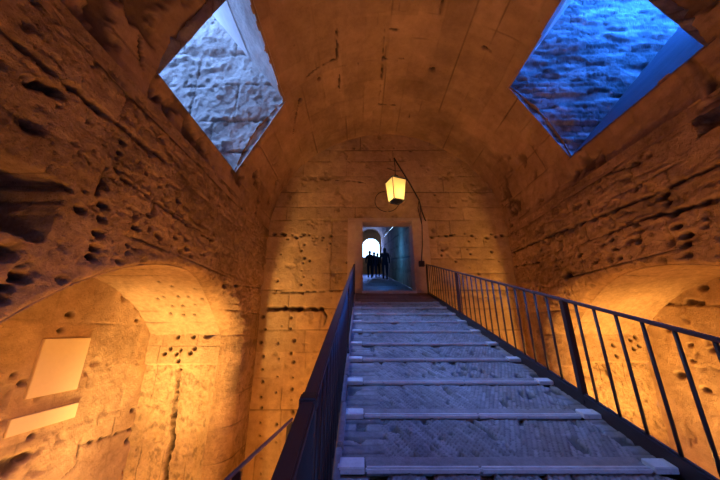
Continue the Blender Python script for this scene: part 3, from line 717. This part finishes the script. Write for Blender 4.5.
for i in range(4): bm.faces.new((a[i], a[(i + 1) % 4], b[(i + 1) % 4], b[i]))
bm.faces.new(b); bm.faces.new(a[::-1])
tube(bm, [(0, 0, zt_ + .12), (0, 0, zt_ + .17), (0, 0, zt_ + .20), (0, 0, zt_ + .24)], [.09, .10, .05, .02], 12)
obj('cap', bm, M['lampmetal'], lan)
bm = bmn(); tube(bm, [lq(0, 0, zb_ - .07), lq(0, 0, zb_ - .04), lq(0, 0, zb_ - .012), lq(0, 0, zb_ + .005)], [.03, .09, wb * .85, wb * .9], 12); obj('bottom_cap', bm, M['lampmetal'], lan)
bm = bmn(); tube(bm, [(0, 0, zb_ + .05), (0, 0, zb_ + .12), (0, 0, zb_ + .2), (0, 0, zb_ + .24)], [.03, .07, .06, .02], 12); obj('bulb', bm, M['bulb'], lan, True)
# bracket: an arm leaning out of the wall, with a strut and a hook
tip = ony(394, 158, LY); foot = ony(426, 222, YF); kn = ony(419, 200, YF - .35)
br = thing('lantern_bracket', 'thin dark iron arm leaning out from the wall above the doorway to hold the lantern', 'bracket', foot)
def relt(o, r): o.location = -Vector(r.location); return o
bm = bmn(); tube(bm, [foot, ony(422, 212, YF - .2), kn, ony(410, 184, YF - .75), tip], .024, 8); relt(obj('arm', bm, M['cable'], br, True), br)
bm = bmn(); tube(bm, [tip, Vector((tip.x + .02, LY, tip.z - .3)), Vector((lc.x, LY, lc.z + zt_ + .24))], .012, 8); relt(obj('hook', bm, M['cable'], br, True), br)
w1 = ony(387, 168, LY + .1); w2 = ony(402, 171, LY + .2)
bm = bmn(); tube(bm, [w1, ony(395, 171, LY), w2], .010, 6); relt(obj('cross_stay', bm, M['cable'], br, True), br)
bm = bmn(); tube(bm, [kn, ony(418, 208, YF - .12), ony(422, 226, YF - .03)], .014, 6); relt(obj('strut', bm, M['cable'], br, True), br)
jb = ony(421.5, 264, YF - .07)
bm = bmn(); bx(bm, (jb.x - .09, YF - .13, jb.z - .09 - .0), (jb.x + .09, YF - .045, jb.z + .09), .01)
tag(obj('junction_box', bm, M['cable']), 'small black electrical box on the stone jamb right of the doorway', 'electrical box')
bm = bmn(); q0 = ony(420, 201, YF - .06)
tube(bm, [ony(419, 199, YF - .10), ony(420.5, 212, YF - .06), ony(422, 226, YF - .065), ony(422.5, 245, YF - .065), Vector((jb.x, YF - .075, jb.z + .085))], .013, 6)
tag(obj('power_cable', bm, M['cable'], None, True), 'dark cable dropping from the lantern bracket to the small black box', 'cable')
bm = bmn(); rc = ony(387, 201, YF - .05)
ring = [(rc.x + .42 * math.cos(a_), YF - .035 - .01 * math.sin(3 * a_), rc.z + .40 * math.sin(a_)) for a_ in [2 * math.pi * k / 40 for k in range(41)]]
tube(bm, ring, .012, 6)
tag(obj('cable_loop', bm, M['cable'], None, True), 'thin round loop of cable on the wall behind the lantern', 'cable')

# ------------------------------------------------------------------ PEOPLE walking up the corridor, backs to us
def person(x, y, h, label, mt, lean=0., stride=.18, armbag=False, rz=0.):
    z0 = cz(y)
    root = thing('person', label, 'person', (x, y, z0), 'people walking up the corridor')
    root.rotation_euler = (0, 0, rz)
    k = h / 1.75
    J = [(0, 0, .95), (0, 0, 1.15), (0, .01, 1.38), (0, .02, 1.50), (0, .03, 1.58), (0, .03, 1.68),
         (.19, .01, 1.42), (.25, -.03, 1.15), (.24, .06, .90), (-.19, .01, 1.42), (-.25, .02, 1.15), (-.24, -.05, .90),
         (.10, 0, .90), (.11, stride * .5, .50), (.11, stride * .3, .08), (.11, stride * .3 + .14, .04),
         (-.10, 0, .90), (-.11, -stride * .3, .50), (-.11, -stride, .09), (-.11, -stride + .13, .04)]
    E = [(0, 1), (1, 2), (2, 3), (3, 4), (4, 5), (2, 6), (6, 7), (7, 8), (2, 9), (9, 10), (10, 11), (0, 12), (12, 13), (13, 14), (14, 15), (0, 16), (16, 17), (17, 18), (18, 19)]
    Rr = [.17, .15, .18, .06, .085, .10, .075, .05, .038, .075, .05, .038, .105, .075, .05, .035, .105, .075, .05, .035]
    me = bpy.data.meshes.new('body'); me.from_pydata([(a * k, b * k, c * k) for a, b, c in J], E, []); me.update()
    o = bpy.data.objects.new('body', me); C.objects.link(o); o.parent = root
    m = o.modifiers.new('skin', 'SKIN'); 
    for i, r in enumerate(Rr): me.skin_vertices[0].data[i].radius = (r * k, r * k * (.68 if i < 3 else 1))
    me.skin_vertices[0].data[0].use_root = True
    o.modifiers.new('sub', 'SUBSURF').render_levels = 2
    me.materials.append(mt)
    dg = bpy.context.evaluated_depsgraph_get(); nm = bpy.data.meshes.new_from_object(o.evaluated_get(dg))
    o.modifiers.clear(); o.data = nm; nm.materials.clear(); nm.materials.append(mt)
    for p in nm.polygons: p.use_smooth = True
    bm = bmn(); bmesh.ops.create_uvsphere(bm, u_segments=16, v_segments=10, radius=1)
    for v in bm.verts: v.co = Vector((v.co.x * .092, v.co.y * .105 + .02, v.co.z * .125 + 1.665)) * k
    obj('hair', bm, M['hair'], root, True)
    return root
specs = [(.62, 17.2, 1.74, 'person in dark clothes at the left of the group silhouetted in the corridor', 'dark', .22),
         (.95, 18.3, 1.70, 'person in the middle of the corridor directly before the bright arch', 'blue cloth', .15),
         (1.25, 19.4, 1.66, 'smallest, farthest person in the corridor before the bright arch', 'dark', .1),
         (1.42, 15.6, 1.82, 'tall person in dark clothes right of the bright arch, nearest of the corridor group', 'dark', .25)]
for x, y, h, lab, mt, st in specs: person(x, y, h, lab, M[mt], stride=st)

# ------------------------------------------------------------------ LIGHT
def area(name, loc, target, size, col, W, sy=None, spread=None):
    l = bpy.data.lights.new(name, 'AREA'); l.energy = W; l.color = col; l.size = size
    if sy: l.shape = 'RECTANGLE'; l.size_y = sy
    if spread: l.spread = spread
    o = bpy.data.objects.new(name, l); C.objects.link(o); o.location = loc
    o.rotation_euler = (Vector(target) - Vector(loc)).to_track_quat('-Z', 'Y').to_euler(); return o
def point(name, loc, col, W, r=.1):
    l = bpy.data.lights.new(name, 'POINT'); l.energy = W; l.color = col; l.shadow_soft_size = r
    o = bpy.data.objects.new(name, l); C.objects.link(o); o.location = loc; return o
WARM = (1, .44, .09)
# floodlights either side of the ramp, an added near fill pair, and niche lamps
point('flood_and_fill_light', (-.75, 4.4, -2.5), WARM, 260, .12)
point('flood_and_fill_light', (2.75, 4.4, -2.5), WARM, 235, .12)
point('flood_and_fill_light', (-1.35, 2.9, -2.4), WARM, 150, .12)  # added fill to brighten the near left wall
point('flood_and_fill_light', (3.0, 2.9, -2.4), WARM, 100, .12)  # added fill to brighten the near right wall
def spot(name, loc, target, col, W, deg):
    l = bpy.data.lights.new(name, 'SPOT'); l.energy = W; l.color = col; l.spot_size = R(deg); l.spot_blend = 1; l.shadow_soft_size = .4
    o = bpy.data.objects.new(name, l); C.objects.link(o); o.location = loc
    o.rotation_euler = (Vector(target) - Vector(loc)).to_track_quat('-Z', 'Y').to_euler(); return o
point('niche_floodlight', (-4.6, 5.2, -3.9), (1, .56, .19), 330, .3)
point('niche_floodlight', (6.5, 5.2, -3.9), (1, .48, .14), 270, .3)
spot('niche_spotlight', (-4.1, 4.6, -3.5), (-4.4, 7.5, -.4), (1, .60, .20), 2500, 64)
spot('niche_spotlight', (6.0, 4.6, -3.5), (6.3, 7.5, -.4), (1, .52, .13), 2200, 64)
point('lantern_bulb', tuple(lc + Vector((0, 0, -.06))), (1, .66, .26), 11, .05)
# daylight entering the two shafts and the far end of the corridor
for (mo, inn, wd), yc, col, W in ((mouth1, 4.6, (.24, .45, 1), 1750), (mouth2, 4.2, (.015, .17, 1), 1900)):
    d = Vector((inn[0] - mo[0], 0, inn[1] - mo[1])).normalized()
    loc = Vector((mo[0], yc, mo[1])) - d * .3
    area('shaft_daylight', loc, loc + d, 2.6, col, W, 2.6)
area('corridor_daylight', (.98, CYE + 1.0, cz(CYE) + 2.4), (.98, 12, cz(12) + 1.2), 1.9, (.14, .27, 1), 480, 3.4)
point('corridor_glow_fill', (1.05, 12.5, cz(12.5) + 1.6), (.04, .26, 1), 60, .25)  # added light without a fitting, makes the blue glow on the right wall

wd = bpy.data.worlds.new('sky'); bpy.context.scene.world = wd; wd.use_nodes = True
bg = wd.node_tree.nodes['Background']; bg.inputs[0].default_value = (.10, .28, 1, 1); bg.inputs[1].default_value = 2.0

nt = wd.node_tree; tc = node(nt, 'ShaderNodeTexCoord'); sx = node(nt, 'ShaderNodeSeparateXYZ'); nt.links.new(tc.outputs['Generated'], sx.inputs[0])
mr = node(nt, 'ShaderNodeMapRange'); mr.inputs[1].default_value = .6; mr.inputs[2].default_value = .9; nt.links.new(sx.outputs[1], mr.inputs[0])
mx = node(nt, 'ShaderNodeMix', data_type='RGBA'); mx.inputs[6].default_value = (.10, .28, 1, 1); mx.inputs[7].default_value = (.95, 1.5, 2.4, 1)   # the sky is bright hazy white towards the far exit
nt.links.new(mr.outputs[0], mx.inputs[0]); nt.links.new(mx.outputs[2], bg.inputs[0])
vs = bpy.context.scene.view_settings
vs.view_transform = 'Standard'; vs.look = 'None'; vs.gamma = 1; vs.exposure = 0; vs.use_curve_mapping = False
